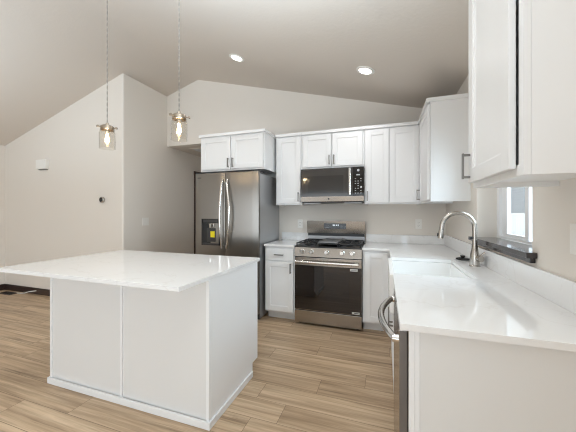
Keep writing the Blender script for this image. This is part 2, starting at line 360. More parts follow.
# ------------------------------------------------------------------ outside the sink window
struct('floor.001', MB().box(0.9, 12, -6, 30, -0.5, -0.4), 'grass', 'pale ground of the side yard')
fe = thing('vinyl_fence', 'white vinyl privacy fence seen through the sink window', 'fence', (4.2, 10, -0.4))
fp = MB()
for i in range(100):
    y = -9+i*0.18
    fp.box(-0.02, 0.02, y+0.004, y+0.176, 0.05, 1.62, 0.004, 1)
obj('fence_panel', fp, 'vinyl', fe)
obj('rail', MB().box(-0.035, 0.035, -9, 9, 1.60, 1.68, 0.005), 'vinyl', fe); obj('rail', MB().box(-0.035, 0.035, -9, 9, 0.0, 0.1, 0.005), 'vinyl', fe)
for i in range(8): obj('post', MB().box(-0.06, 0.06, -9+i*2.4-0.06, -9+i*2.4+0.06, 0, 1.75, 0.008), 'vinyl', fe)
ho = thing('neighbour_house', 'pale grey lap sided house beyond the white fence outside the sink window', 'house', (7.2, 10, -0.4))
hw = MB()
for i in range(28):
    z = 0.2+i*0.14
    hw.prism([(-0.0, z+0.14), (-0.05, z), (0.1, z), (0.1, z+0.14)], 'y', -12, 14)
obj('siding', hw, 'siding', ho); obj('foundation', MB().box(0, 0.2, -12, 14, 0, 0.22), 'grass', ho)
obj('roof', MB().prism([(-0.6, 4.0), (4, 6.2), (4, 6.35), (-0.6, 4.15)], 'y', -12.5, 14.5), 'dkcase', ho)

# ------------------------------------------------------------------ cabinets (local frame: x to the right along the front, y into the wall, z up)
def shaker(x0, x1, z0, z1, y=-0.0228, t=0.0205, fr=0.058):
    m = MB(); i = 0.010
    m.box(x0+fr-0.004, x1-fr+0.004, y+i, y+t-0.003, z0+fr-0.004, z1-fr+0.004)
    m.box(x0, x0+fr, y, y+t, z0, z1, 0.002); m.box(x1-fr, x1, y, y+t, z0, z1, 0.002)
    m.box(x0+fr, x1-fr, y, y+t, z0, z0+fr, 0.0015); m.box(x0+fr, x1-fr, y, y+t, z1-fr, z1, 0.0015)
    # thin inner bead
    bd = 0.006
    for a in ((x0+fr-0.002, x0+fr+bd, z0+fr-0.002, z1-fr+0.002), (x1-fr-bd, x1-fr+0.002, z0+fr-0.002, z1-fr+0.002), (x0+fr+bd-0.0005, x1-fr-bd+0.0005, z0+fr-0.002, z0+fr+bd-0.0004), (x0+fr+bd-0.0005, x1-fr-bd+0.0005, z1-fr-bd+0.0004, z1-fr+0.002)):
        m.box(a[0], a[1], y+0.005, y+t-0.004, a[2], a[3], 0.0012)
    return m
def pull(cx, cz_, y=-0.0228, length=0.115, horiz=False, out=0.032):
    m = MB(); h = length/2
    if horiz:
        m.box(cx-h, cx+h, y-out, y-out+0.008, cz_-0.0065, cz_+0.0065, 0.002)
        for s_ in (-1, 1): m.box(cx+s_*(h-0.008)-0.005, cx+s_*(h-0.008)+0.005, y-out+0.004, y, cz_-0.005, cz_+0.005, 0.001)
    else:
        m.box(cx-0.0065, cx+0.0065, y-out, y-out+0.008, cz_-h, cz_+h, 0.002)
        for s_ in (-1, 1): m.box(cx-0.005, cx+0.005, y-out+0.004, y, cz_+s_*(h-0.008)-0.005, cz_+s_*(h-0.008)+0.005, 0.001)
    return m
def upper(label, loc, rz, W, D, H, doors, trim_l=0.0, trim_r=0.0, name='wall_cabinet'):
    t = thing(name, label, 'cabinet', loc, rz, 'white wall cabinets')
    m = MB(); k = 0.018
    m.box(0, k, 0.019, D, 0, H, 0.001); m.box(W-k, W, 0.019, D, 0, H, 0.001)
    m.box(k, W-k, 0.019, D, 0.022, 0.04); m.box(k, W-k, 0.019, D, H-k, H); m.box(k, W-k, D-0.01, D, 0.03, H-k)
    obj('carcass', m, 'cab', t)
    ff = MB(); s_ = 0.032
    ff.box(0, s_, 0, 0.0188, 0, H, 0.0012); ff.box(W-s_, W, 0, 0.0188, 0, H, 0.0012); ff.box(s_, W-s_, 0, 0.0188, 0, 0.035, 0.001); ff.box(s_, W-s_, 0, 0.0188, H-0.06, H, 0.001)
    if len(doors) > 1: ff.box(doors[0][1]-0.015, doors[1][0]+0.015, 0.001, 0.0188, 0.03, H-0.05)
    obj('face_frame', ff, 'cab', t)
    for x0, x1, z0, z1, hx, hz in doors:
        d = obj('door', shaker(x0, x1, z0, z1), 'cab', t)
        if hx is not None: obj('door_pull', pull(hx, hz), 'pull', d)['label'] = 'dark metal bar pull'
    tr = MB(); tr.box(-trim_l, W+trim_r, -0.034, D, H-0.035, H, 0.003)
    obj('top_trim', tr, 'cab', t)
    return t
ZU, ZT, YU = 1.389, 2.300, 3.42
HU = ZT-ZU; D0 = YB-YU
upper('narrow white wall cabinet between the refrigerator and the microwave', (-1.335, YU, ZU), 0, 0.349, D0, HU, [(0.02, 0.335, 0.02, HU-0.05, 0.312, 0.10)])
upper('short white two door wall cabinet above the microwave', (-0.984, YU, 1.838), 0, 0.762, D0, ZT-1.838, [(0.018, 0.372, 0.018, ZT-1.838-0.05, 0.352, 0.095), (0.388, 0.742, 0.018, ZT-1.838-0.05, 0.408, 0.095)])
upper('white two door wall cabinet right of the microwave', (-0.220, YU, ZU), 0, 0.612, D0, HU, [(0.018, 0.268, 0.018, HU-0.05, 0.034, 0.095), (0.276, 0.583, 0.018, HU-0.05, None, 0)])
upper('deep white two door wall cabinet above the refrigerator', (-2.277, 3.12, 1.822), 0, 0.915, YB-3.12, ZT-1.822, [(0.02, 0.448, 0.02, ZT-1.822-0.05, 0.424, 0.095), (0.466, 0.895, 0.02, ZT-1.822-0.05, 0.490, 0.095)], 0.012, 0.012)
yfar = YU-0.002
upper('white wall cabinet on the right wall just beyond the sink window', (0.385, yfar, ZU), -PI/2, yfar-2.742, XW-0.385, HU, [(0.055, yfar-2.742-0.022, 0.018, HU-0.05, 0.09, 0.095)], 0.0, 0.012)
upper('large white wall cabinet nearest the viewer on the right wall', (0.385, 1.490, 1.402), -PI/2, 0.490, XW-0.385, 0.93, [(0.014, 0.448, 0.024, 0.88, 0.040, 0.097)], 0.012, 0.0)

# base cabinets
def basecab(label, loc, rz, W, D, doors, drawers=(), name='base_cabinet', toe=0.095, H=0.889, body=None):
    t = thing(name, label, 'cabinet', loc, rz, 'white base cabinets')
    m = MB(); m.box(0, W, 0, D, 0.105, H, 0.0015) if body is None else body(m)
    obj('carcass', m, 'cab', t)
    obj('toe_kick', MB().box(0.002, W-0.002, toe, toe+0.015, 0, 0.105, 0.001), 'cab', t)
    for x0, x1, z0, z1, hx, hz in doors:
        d = obj('door', shaker(x0, x1, z0, z1), 'cab', t)
        if hx is not None: obj('door_pull', pull(hx, hz), 'pull', d)['label'] = 'dark metal bar pull'
    for x0, x1, z0, z1 in drawers:
        d = obj('drawer', MB().box(x0, x1, -0.02, 0, z0, z1, 0.002), 'cab', t)
        obj('drawer_pull', pull((x0+x1)/2, (z0+z1)/2, horiz=True), 'pull', d)['label'] = 'dark metal bar pull'
    return t
YC = 3.14
basecab('narrow white base cabinet with a drawer between refrigerator and range', (-1.368, YC, 0), 0, 0.378, YB-YC, [(0.014, 0.364, 0.125, 0.708, 0.334, 0.640)], [(0.014, 0.364, 0.726, 0.862)])
basecab('white base cabinet with one tall door right of the range', (-0.222, YC, 0), 0, 0.302, YB-YC, [(0.022, 0.262, 0.125, 0.865, None, 0)])
def sinkbody(m):
    m.box(0.0, 0.02, 0, 0.6, 0.105, 0.889); m.box(1.42, 1.44, 0, 0.6, 0.105, 0.889); m.box(0.02, 0.56, 0, 0.018, 0.105, 0.889); m.box(0.56, 1.42, 0, 0.018, 0.105, 0.64)
    m.box(0.02, 1.42, 0.018, 0.6, 0.105, 0.125); m.box(0.02, 1.42, 0.585, 0.6, 0.125, 0.6); m.box(0.54, 0.56, 0.0, 0.6, 0.125, 0.64)
    return m
basecab('white sink base cabinet under the farmhouse sink', (0.080, 3.12, 0), -PI/2, 1.44, 0.6, [(0.575, 0.985, 0.125, 0.63, 0.955, 0.55), (0.995, 1.41, 0.125, 0.63, 1.025, 0.55)], name='sink_cabinet', body=sinkbody)
# finished panel closing the counter run, facing the viewer
ep = thing('cabinet_end_panel', 'plain white end panel facing the viewer below the near counter end', 'panel', (0.08, 1.055, 0))
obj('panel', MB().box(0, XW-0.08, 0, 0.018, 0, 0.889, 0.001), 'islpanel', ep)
obj('stile', MB().box(0, 0.018, -0.012, 0, 0, 0.889, 0.0015).box(0.018, 0.034, -0.006, 0, 0, 0.889, 0.001), 'isl', ep)

# ------------------------------------------------------------------ countertops
ct = MB().prism([(-0.224, 3.105), (0.05, 3.105), (0.05, 2.528), (0.502, 2.528), (0.502, 1.872), (0.05, 1.872), (0.05, 1.031), (XW, 1.031), (XW, YB), (-0.224, YB)], 'z', 0.890, 0.914, 0.002)
c1 = tag(obj('countertop', ct, 'quartz'), 'white quartz counter wrapping from the range around the sink', 'countertop')
bs = MB().box(-0.222, XW-0.0, YB-0.02, YB, 0.9142, 1.016, 0.002).box(XW-0.02, XW, 1.035, YB-0.0205, 0.9142, 1.031, 0.002)
tag(obj('backsplash', bs, 'quartz'), 'long white quartz backsplash strip behind the sink and right of the range', 'backsplash')
c2 = tag(obj('countertop', MB().box(-1.372, -0.988, 3.105, YB, 0.890, 0.914, 0.002), 'quartz'), 'short white quartz counter between the refrigerator and the range', 'countertop')
tag(obj('backsplash', MB().box(-1.372, -0.988, YB-0.02, YB, 0.9142, 1.016, 0.002), 'quartz'), 'short white quartz backsplash strip left of the range', 'backsplash')

# ------------------------------------------------------------------ island
il = thing('kitchen_island', 'white panelled kitchen island under the two glass pendants', 'island', (-1.73, 1.80, 0))
ox, oy = -1.73, 1.80
def iw(x): return x-ox
x0, x1, y0, y1 = -2.407, -0.990, 1.434, 2.100
obj('carcass', MB().box(iw(x0)+0.012, iw(x1)-0.012, y0-oy+0.016, 2.088-oy, 0.10, 0.889).box(iw(x0)+0.012, iw(x1)-0.012, y0-oy+0.012, 2.01-oy, 0, 0.10), 'isl', il)
for a, c in ((x0+0.02, -1.6965), (-1.6795, x1-0.022)):
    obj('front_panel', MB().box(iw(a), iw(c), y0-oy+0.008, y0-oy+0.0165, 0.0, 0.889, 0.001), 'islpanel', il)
obj('seam_batten', MB().box(iw(-1.6965), iw(-1.6795), y0-oy-0.001, y0-oy+0.0165, 0.0, 0.889, 0.002), 'isl', il)
for a, c in ((x0, x0+0.02), (x1-0.022, x1)):
    obj('corner_post', MB().box(iw(a), iw(c), y0-oy, y0-oy+0.024, 0.0, 0.889, 0.003), 'isl', il)
for xa in (x1-0.0125, x0):
    obj('end_panel', MB().prism([(y0-oy+0.024, 0.0), (2.02-oy, 0.0), (2.02-oy, 0.098), (y1+0.012-oy, 0.098), (y1+0.012-oy, 0.889), (y0-oy+0.024, 0.889)], 'x', iw(xa), iw(xa)+0.0125), 'isl', il)
bm_ = MB()
bm_.box(iw(x0)-0.009, iw(x1)+0.013, y0-oy-0.014, y0-oy+0.0, 0, 0.044, 0.003)
bm_.box(iw(x1), iw(x1)+0.013, y0-oy, 2.005-oy, 0, 0.044, 0.003); bm_.box(iw(x0)-0.013, iw(x0), y0-oy, 2.005-oy, 0, 0.044, 0.003)
obj('base_molding', bm_, 'isl', il)
for k in range(3):
    wd = (x1-x0-0.04)/3; a = iw(x1)-0.02-(k+1)*wd
    m = shaker(0.006, wd-0.006, 0.12, 0.87); m.xf(Matrix.Translation((a+wd, y1-oy-0.008, 0)) @ Matrix.Rotation(PI, 4, 'Z'))
    d = obj('door', m, 'isl', il)
    p = pull(0.05, 0.78); p.xf(Matrix.Translation((a+wd, y1-oy-0.008, 0)) @ Matrix.Rotation(PI, 4, 'Z')); obj('door_pull', p, 'pull', d)
tag(obj('countertop', MB().box(-2.512, -0.983, 1.166, 2.150, 0.8892, 0.914, 0.002), 'quartz'), 'large white quartz slab on top of the island', 'countertop')

# ------------------------------------------------------------------ refrigerator
rf = thing('refrigerator', 'stainless french door refrigerator left of the range under a cabinet', 'refrigerator', (-1.846, 3.0, 0))
FW = 0.443
obj('case', MB().box(-FW+0.004, FW-0.004, 0.075, 0.725, 0.02, 1.765, 0.006), 'case', rf)['label'] = 'grey cabinet sides'
def curved_door(xa, xb, z0, z1, mname):
    """front bows out slightly across the whole fridge width"""
    m = MB(); n = 10; pts = []
    for i in range(n+1):
        x = xa+(xb-xa)*i/n; y = 0.014*(x/FW)**2
        e = min(x-xa, xb-x); y += 0.010*max(0, 1-e/0.012)**2
        pts.append((x, y))
    pts += [(xb, 0.066), (xa, 0.066)]
    m.prism(pts, 'z', z0, z1, 0.0)
    return m
def fridge_handle(x, s_):
    pts = []
    for i in range(17):
        t_ = i/16; z = 0.86+t_*0.80
        pts.append((x+(0.055 if s_ > 0 else -0.012)*math.sin(PI*t_), -0.028-0.030*math.sin(PI*t_), z))
    m = MB().tube(pts, 0.0135, 12)
    for z in (0.875, 1.645): m.cyl((x, -0.03, z), (x, 0.012, z), 0.011, seg=14)
    m.cyl((x, -0.028, 1.655), (x, -0.010, 1.70), 0.012, 0.009, 14)
    return m
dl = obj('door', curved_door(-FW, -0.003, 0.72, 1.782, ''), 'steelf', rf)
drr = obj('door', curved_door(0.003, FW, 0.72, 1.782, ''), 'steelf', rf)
obj('handle', fridge_handle(-0.024, -1), 'polish', dl); obj('handle', fridge_handle(0.040, 1), 'polish', drr)
# ice and water dispenser
dx0, dx1, dz0, dz1 = -0.335, -0.062, 0.885, 1.215
dsp = MB(); yf = -0.003
dsp.box(dx0, dx0+0.022, yf, 0.02, dz0, dz1, 0.002); dsp.box(dx1-0.022, dx1, yf, 0.02, dz0, dz1, 0.002); dsp.box(dx0, dx1, yf, 0.02, dz1-0.055, dz1, 0.002); dsp.box(dx0, dx1, yf, 0.02, dz0, dz0+0.02, 0.002)
dsp.box(dx0+0.02, dx1-0.02, 0.003, 0.02, dz0+0.02, dz1-0.05)
do = obj('dispenser', dsp, 'blackplastic', dl)
obj('spout', MB().cyl((-0.195, -0.010, 1.155), (-0.195, -0.010, 1.105), 0.022, 0.016).cyl((-0.150, -0.008, 1.155), (-0.150, -0.008, 1.120), 0.013, 0.010), 'polish', dl)
obj('paddle', MB().box(-0.255, -0.13, -0.004, 0.004, 0.93, 1.10, 0.003), 'dkcase', dl)
obj('drip_tray', MB().box(dx0+0.02, dx1-0.02, -0.012, 0.01, dz0+0.004, dz0+0.026, 0.003), 'dkcase', dl)
obj('display', MB().box(dx0+0.03, dx1-0.04, yf-0.002, yf, dz1-0.042, dz1-0.012), 'dkcase', dl)
obj('sticker', MB().box(-0.200, -0.140, -0.0065, -0.0045, 0.985, 1.060), 'yellow', dl)['label'] = 'yellow sticker'
obj('badge', MB().box(-0.40, -0.345, 0.006, 0.012, 1.725, 1.735, 0.001), 'dkcase', dl)
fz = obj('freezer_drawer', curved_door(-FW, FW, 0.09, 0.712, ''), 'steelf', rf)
hp = [(-0.36+0.72*i/12, -0.03-0.03*math.sin(PI*i/12), 0.63) for i in range(13)]
fh = MB().tube(hp, 0.014); fh.cyl((-0.345, -0.03, 0.63), (-0.345, 0.012, 0.63), 0.011); fh.cyl((0.345, -0.03, 0.63), (0.345, 0.012, 0.63), 0.011)
obj('handle', fh, 'polish', fz)
obj('kick_grille', MB().box(-FW+0.01, FW-0.01, 0.06, 0.09, 0.015, 0.085, 0.003), 'dkcase', rf)
for s_ in (-1, 1): obj('hinge_cover', MB().box(s_*0.40-0.035, s_*0.40+0.035, 0.02, 0.20, 1.766, 1.795, 0.006), 'dkcase', rf)
for s_ in (-1, 1):
    for y in (0.12, 0.66): obj('foot', MB().cyl((s_*0.38, y, 0), (s_*0.38, y, 0.03), 0.02), 'dkcase', rf)

# ------------------------------------------------------------------ gas range
rg = thing('gas_range', 'stainless gas range with black oven door under the microwave', 'range', (-0.607, 3.11, 0))
RW = 0.3785
obj('body', MB().box(-RW, RW, 0.03, 0.625, 0.04, 0.895, 0.003), 'dkcase', rg)
obj('cooktop', MB().box(-RW, RW, 0.0, 0.585, 0.893, 0.908, 0.004), 'blackplastic', rg)
cp = MB().prism([(-0.012, 0.790), (0.05, 0.790), (0.05, 0.899), (0.008, 0.899)], 'x', -RW, RW, 0.003)
pn = obj('control_panel', cp, 'steel', rg)
for x in (-0.284, -0.178, -0.003, 0.168, 0.276):
    k = MB(); k.lathe([(0, 0.036), (0.019, 0.036), (0.022, 0.030), (0.023, 0.008), (0.029, 0.004), (0.029, -0.008)], (x, 0.0, 0.848), 24, 'y')
    kb = obj('knob', k, 'polish', pn)
    obj('pointer', MB().box(x-0.004, x+0.004, -0.043, -0.034, 0.830, 0.866, 0.002), 'polish', kb)
od = MB()
od.box(-RW+0.002, RW-0.002, 0.0, 0.032, 0.180, 0.780, 0.004)
dor = obj('oven_door', od, 'steel', rg)
obj('door_glass', MB().box(-RW+0.004, RW-0.004, -0.004, 0.004, 0.186, 0.690, 0.002), 'ovenglass', dor)
obj('oven_window', MB().box(-0.25, 0.25, -0.0052, -0.003, 0.31, 0.625, 0.001), 'ovenwin', dor)
hb = MB()
hb.tube([(-RW+0.03, -0.052, 0.733), (RW-0.03, -0.052, 0.733)], 0.015, 16, 1.0)
for s_ in (-1, 1): hb.box(s_*(RW-0.055)-0.014, s_*(RW-0.055)+0.014, -0.05, 0.002, 0.722, 0.745, 0.003)
obj('handle', hb, 'polish', dor)
st = obj('sticker', MB().box(0.255, 0.335, -0.0065, -0.004, 0.655, 0.680), 'paper', dor); obj('print', MB().box(0.262, 0.328, -0.0075, -0.006, 0.664, 0.668), 'ink', st)
st = obj('sticker', MB().box(0.275, 0.355, -0.0065, -0.004, 0.192, 0.214), 'paper', dor); obj('print', MB().box(0.300, 0.345, -0.0075, -0.006, 0.198, 0.208), 'ink', st)
obj('storage_drawer', MB().box(-RW+0.002, RW-0.002, 0.0, 0.03, 0.030, 0.172, 0.004), 'steel', rg)
for s_ in (-1, 1):
    for y in (0.08, 0.56): obj('foot', MB().cyl((s_*0.33, y, 0), (s_*0.33, y, 0.045), 0.018), 'dkcase', rg)
bgd = MB().prism([(0.570, 1.020), (0.625, 1.020), (0.625, 1.182), (0.554, 1.182)], 'x', -RW, RW, 0.003)
gd = obj('backguard', bgd, 'steel', rg)
obj('riser', MB().box(-RW+0.004, RW-0.004, 0.585, 0.625, 0.895, 0.985, 0.002), 'case', rg)
obj('vent_slot', MB().box(-RW+0.01, RW-0.01, 0.577, 0.60, 0.985, 1.021), 'blackplastic', rg)
dp = obj('display_panel', MB().box(-0.148, 0.140, 0.5565, 0.575, 1.080, 1.152, 0.002).xf(Matrix.Identity(4)), 'blackglass', gd)
for x in (-0.03, -0.01, 0.015, 0.035): obj('clock_digit', MB().box(x, x+0.012, 0.5553, 0.5575, 1.118, 1.136), 'led', dp)
for r_ in range(2):
    for c_ in range(5):
        for s_ in (-1, 1): obj('key_mark', MB().box(s_*0.1-0.036+c_*0.016, s_*0.1-0.036+c_*0.016+0.008, 0.5553, 0.5575, 1.092+r_*0.022, 1.096+r_*0.022), 'key', dp)
for x in (-0.24, 0.24):
    for y in (0.15, 0.43):
        bq = MB().lathe([(0, 0.022), (0.030, 0.022), (0.036, 0.016), (0.036, 0.010), (0.050, 0.006), (0.055, 0)], (x, y, 0.907))
        obj('burner', bq, 'iron', rg)
obj('burner', MB().lathe([(0, 0.022), (0.030, 0.022), (0.036, 0.016), (0.036, 0.010), (0.050, 0.006), (0.055, 0)], (0, 0.29, 0.907)), 'iron', rg)
for gx0, gx1 in ((-0.366, -0.128), (-0.122, 0.122), (0.128, 0.366)):
    g = MB(); z0, z1 = 0.932, 0.944
    for y in (0.03, 0.545): g.box(gx0, gx1, y, y+0.012, z0, z1, 0.003)
    for x in (gx0, gx1-0.012): g.box(x, x+0.012, 0.03, 0.557, z0, z1, 0.003)
    g.box(gx0, gx1, 0.287, 0.299, z0, z1, 0.003)
    mx_ = (gx0+gx1)/2
    if gx0 != -0.122:
        for cy_ in (0.155, 0.425):
            for a in range(4):
                an = PI/4+a*PI/2
                g.tube([(mx_+0.03*math.cos(an), cy_+0.03*math.sin(an), z1-0.004), (mx_+0.125*math.cos(an), cy_+0.125*math.sin(an), z1-0.006)], 0.006, 6)
            g.box(mx_-0.006, mx_+0.006, cy_-0.12, cy_-0.03, z0, z1, 0.002); g.box(mx_-0.006, mx_+0.006, cy_+0.03, cy_+0.12, z0, z1, 0.002)
    else:
        for x in (-0.06, 0, 0.06): g.box(x-0.005, x+0.005, 0.03, 0.55, z0, z1, 0.002)
    for x in (gx0+0.006, gx1-0.006):
        for y in (0.036, 0.551): g.cyl((x, y, 0.906), (x, y, 0.935), 0.007, seg=8)
    obj('grate', g, 'iron', rg)
gp = MB().box(-0.112, 0.112, 0.06, 0.52, 0.944, 0.950, 0.002)
gp.box(-0.112, 0.112, 0.06, 0.068, 0.948, 0.960, 0.002).box(-0.112, 0.112, 0.512, 0.52, 0.948, 0.960, 0.002).box(-0.112, -0.104, 0.06, 0.52, 0.948, 0.960, 0.002).box(0.104, 0.112, 0.06, 0.52, 0.948, 0.960, 0.002)
obj('griddle', gp, 'griddle', rg)['label'] = 'grey griddle plate over the middle grate'

# ------------------------------------------------------------------ over-the-range microwave
mw = thing('microwave', 'stainless and black microwave mounted above the range', 'microwave', (-0.603, 3.36, 1.402))
MH = 0.428
obj('case', MB().box(-0.378, 0.378, 0.02, 0.39, 0.03, MH, 0.003), 'dkcase', mw)
md = obj('door', MB().box(-0.379, 0.255, 0.0, 0.022, 0.085, MH-0.004, 0.003), 'mwglass', mw)
obj('window_screen', MB().box(-0.29, 0.145, -0.0012, 0.001, 0.125, 0.335), 'mwscreen', md)
hm = MB().tube([(0.222, -0.030, 0.10+0.31*i/10) for i in range(11)], 0.016, 14, 1.0)
for z in (0.115, 0.395): hm.box(0.212, 0.232, -0.028, 0.002, z-0.01, z+0.01, 0.002)
obj('handle', hm, 'polish', md)
cpn = obj('control_panel', MB().box(0.257, 0.379, 0.0, 0.022, 0.085, MH-0.004, 0.003), 'blackglass', mw)
for r_ in range(7):
    for c_ in range(3):
        if (r_*3+c_) % 5 == 4 or (c_ == 2 and r_ in (2, 3)): continue
        obj('key_mark', MB().box(0.278+c_*0.030, 0.278+c_*0.030+0.014, -0.0012, 0.001, 0.115+r_*0.028, 0.122+r_*0.028), 'key', cpn)
obj('start_key', MB().box(0.340, 0.358, -0.0012, 0.001, 0.175, 0.200), 'key', cpn); obj('clock_display', MB().box(0.295, 0.335, -0.0012, 0.001, 0.325, 0.338), 'key', cpn)
obj('dial_mark', MB().lathe([(0, 0.0012), (0.014, 0.0012), (0.014, -0.001)], (0.316, 0, 0.385), 20, 'y'), 'key', cpn)
obj('bottom_trim', MB().prism([(-0.004, 0.085), (0.02, 0.085), (0.02, 0.024), (0.0045, 0.024)], 'x', -0.379, 0.379, 0.002), 'steel', mw)
obj('badge', MB().cyl((-0.03, -0.006, 0.056), (-0.03, 0.004, 0.056), 0.010), 'dkcase', mw)
obj('underside', MB().box(-0.37, 0.37, 0.03, 0.38, 0.012, 0.03, 0.002), 'dkcase', mw)
for s_ in (-1, 1): obj('filter', MB().box(s_*0.25-0.10, s_*0.25+0.10, 0.05, 0.30, 0.0, 0.013, 0.003), 'case', mw)

# ------------------------------------------------------------------ dishwasher (front faces the aisle)
dw = thing('dishwasher', 'stainless dishwasher with bowed handle at the near end of the counter', 'dishwasher', (0.05, 1.675, 0), -PI/2)
obj('tub', MB().box(0.003, 0.592, 0.03, 0.60, 0.02, 0.865, 0.003), 'dkcase', dw)
dd = obj('door', MB().box(0.0, 0.596, 0.0, 0.028, 0.115, 0.872, 0.003), 'dwsteel', dw)
obj('door_edge', MB().box(0.5955, 0.5985, 0.0015, 0.0275, 0.117, 0.870, 0.001), 'dwedge', dd)
hh = []
for i in range(25):
    t_ = i/24; hh.append((0.045+0.506*t_, -0.012-0.052*math.sin(PI*t_)**0.8, 0.822))
h_ = MB().tube(hh, 0.0145, 14)
for x in (0.045, 0.551): h_.cyl((x, 0.004, 0.822), (x, -0.022, 0.822), 0.017, 0.013)
obj('handle', h_, 'polish', dd)
obj('kick_plate', MB().box(0.003, 0.593, 0.05, 0.065, 0.0, 0.11, 0.002), 'dkcase', dw)

# ------------------------------------------------------------------ sink, faucet, strainer
sk = thing('farmhouse_sink', 'white apron front farmhouse sink set in the right counter', 'sink', (0.28, 2.20, 0.66))
def sx(x): return x-0.28
def sy(y): return y-2.20
bs_ = MB()
bs_.box(sx(0.030), sx(0.062), sy(1.874), sy(2.526), 0.0, 0.246, 0.006)
bs_.box(sx(0.06), sx(0.53), sy(1.845), sy(1.880), 0.0, 0.2285, 0.004); bs_.box(sx(0.06), sx(0.53), sy(2.520), sy(2.555), 0.0, 0.2285, 0.004)
bs_.box(sx(0.494), sx(0.53), sy(1.88), sy(2.52), 0.0, 0.2285, 0.004); bs_.box(sx(0.06), sx(0.50), sy(1.88), sy(2.52), 0.0, 0.02)
obj('basin', bs_, 'sink', sk)
obj('drain', MB().lathe([(0, 0.004), (0.02, 0.004), (0.022, 0.008), (0.042, 0.008), (0.045, 0.0)], (sx(0.30), 0, 0.0195)), 'nickel', sk)

fa = thing('kitchen_faucet', 'brushed nickel gooseneck pull-down faucet behind the sink', 'faucet', (0.603, 2.300, 0.914))
obj('base', MB().lathe([(0, 0), (0.034, 0), (0.034, 0.006), (0.030, 0.010), (0.0295, 0.05), (0.027, 0.085), (0.020, 0.12), (0.017, 0.15), (0, 0.15)]), 'nickel', fa)
R_ = 0.103; zc = 0.272; pts = [(0, 0, 0.11), (0, 0, 0.16), (0, 0, 0.22)]
for i in range(17):
    a = PI*i/16*1.0
    pts.append((-R_+R_*math.cos(a), 0, zc+R_*math.sin(a)))
pts.append((-2*R_-0.003, 0, zc-0.02))
obj('neck', MB().tube(pts, 0.0160, 16), 'nickel', fa)
sp = obj('spray_head', MB().tube([(-2*R_-0.003, 0, zc-0.018), (-2*R_-0.006, 0, zc-0.045), (-2*R_-0.009, 0, zc-0.075), (-2*R_-0.010, 0, zc-0.083)], [0.0165, 0.0180, 0.0195, 0.0180], 16), 'nickel', fa)
obj('button', MB().box(-2*R_-0.031, -2*R_-0.020, -0.006, 0.006, zc-0.068, zc-0.045, 0.002), 'blackplastic', sp)
obj('collar', MB().cyl((-0.014, -0.006, 0.200), (-0.030, -0.010, 0.200), 0.008, seg=14), 'blackplastic', fa)
lv = MB().cyl((0.010, 0, 0.056), (0.026, -0.052, 0.060), 0.021, 0.023, 20, 0.003)
lv.tube([(0.022, -0.036, 0.072), (0.034, -0.044, 0.090), (0.048, -0.050, 0.104)], [0.008, 0.007, 0.006], 12)
obj('lever', lv, 'nickel', fa)
ss = thing('sink_strainer', 'dark sink strainer lid lying on the counter left of the faucet', 'strainer', (0.595, 2.585, 0.914))
obj('lid', MB().lathe([(0, 0.016), (0.030, 0.016), (0.049, 0.012), (0.050, 0.006), (0.036, 0.0), (0, 0.0)]), 'blackplastic', ss)
obj('knob', MB().lathe([(0, 0.034), (0.018, 0.034), (0.020, 0.030), (0.014, 0.024), (0.012, 0.014), (0, 0.014)]), 'blackplastic', ss)

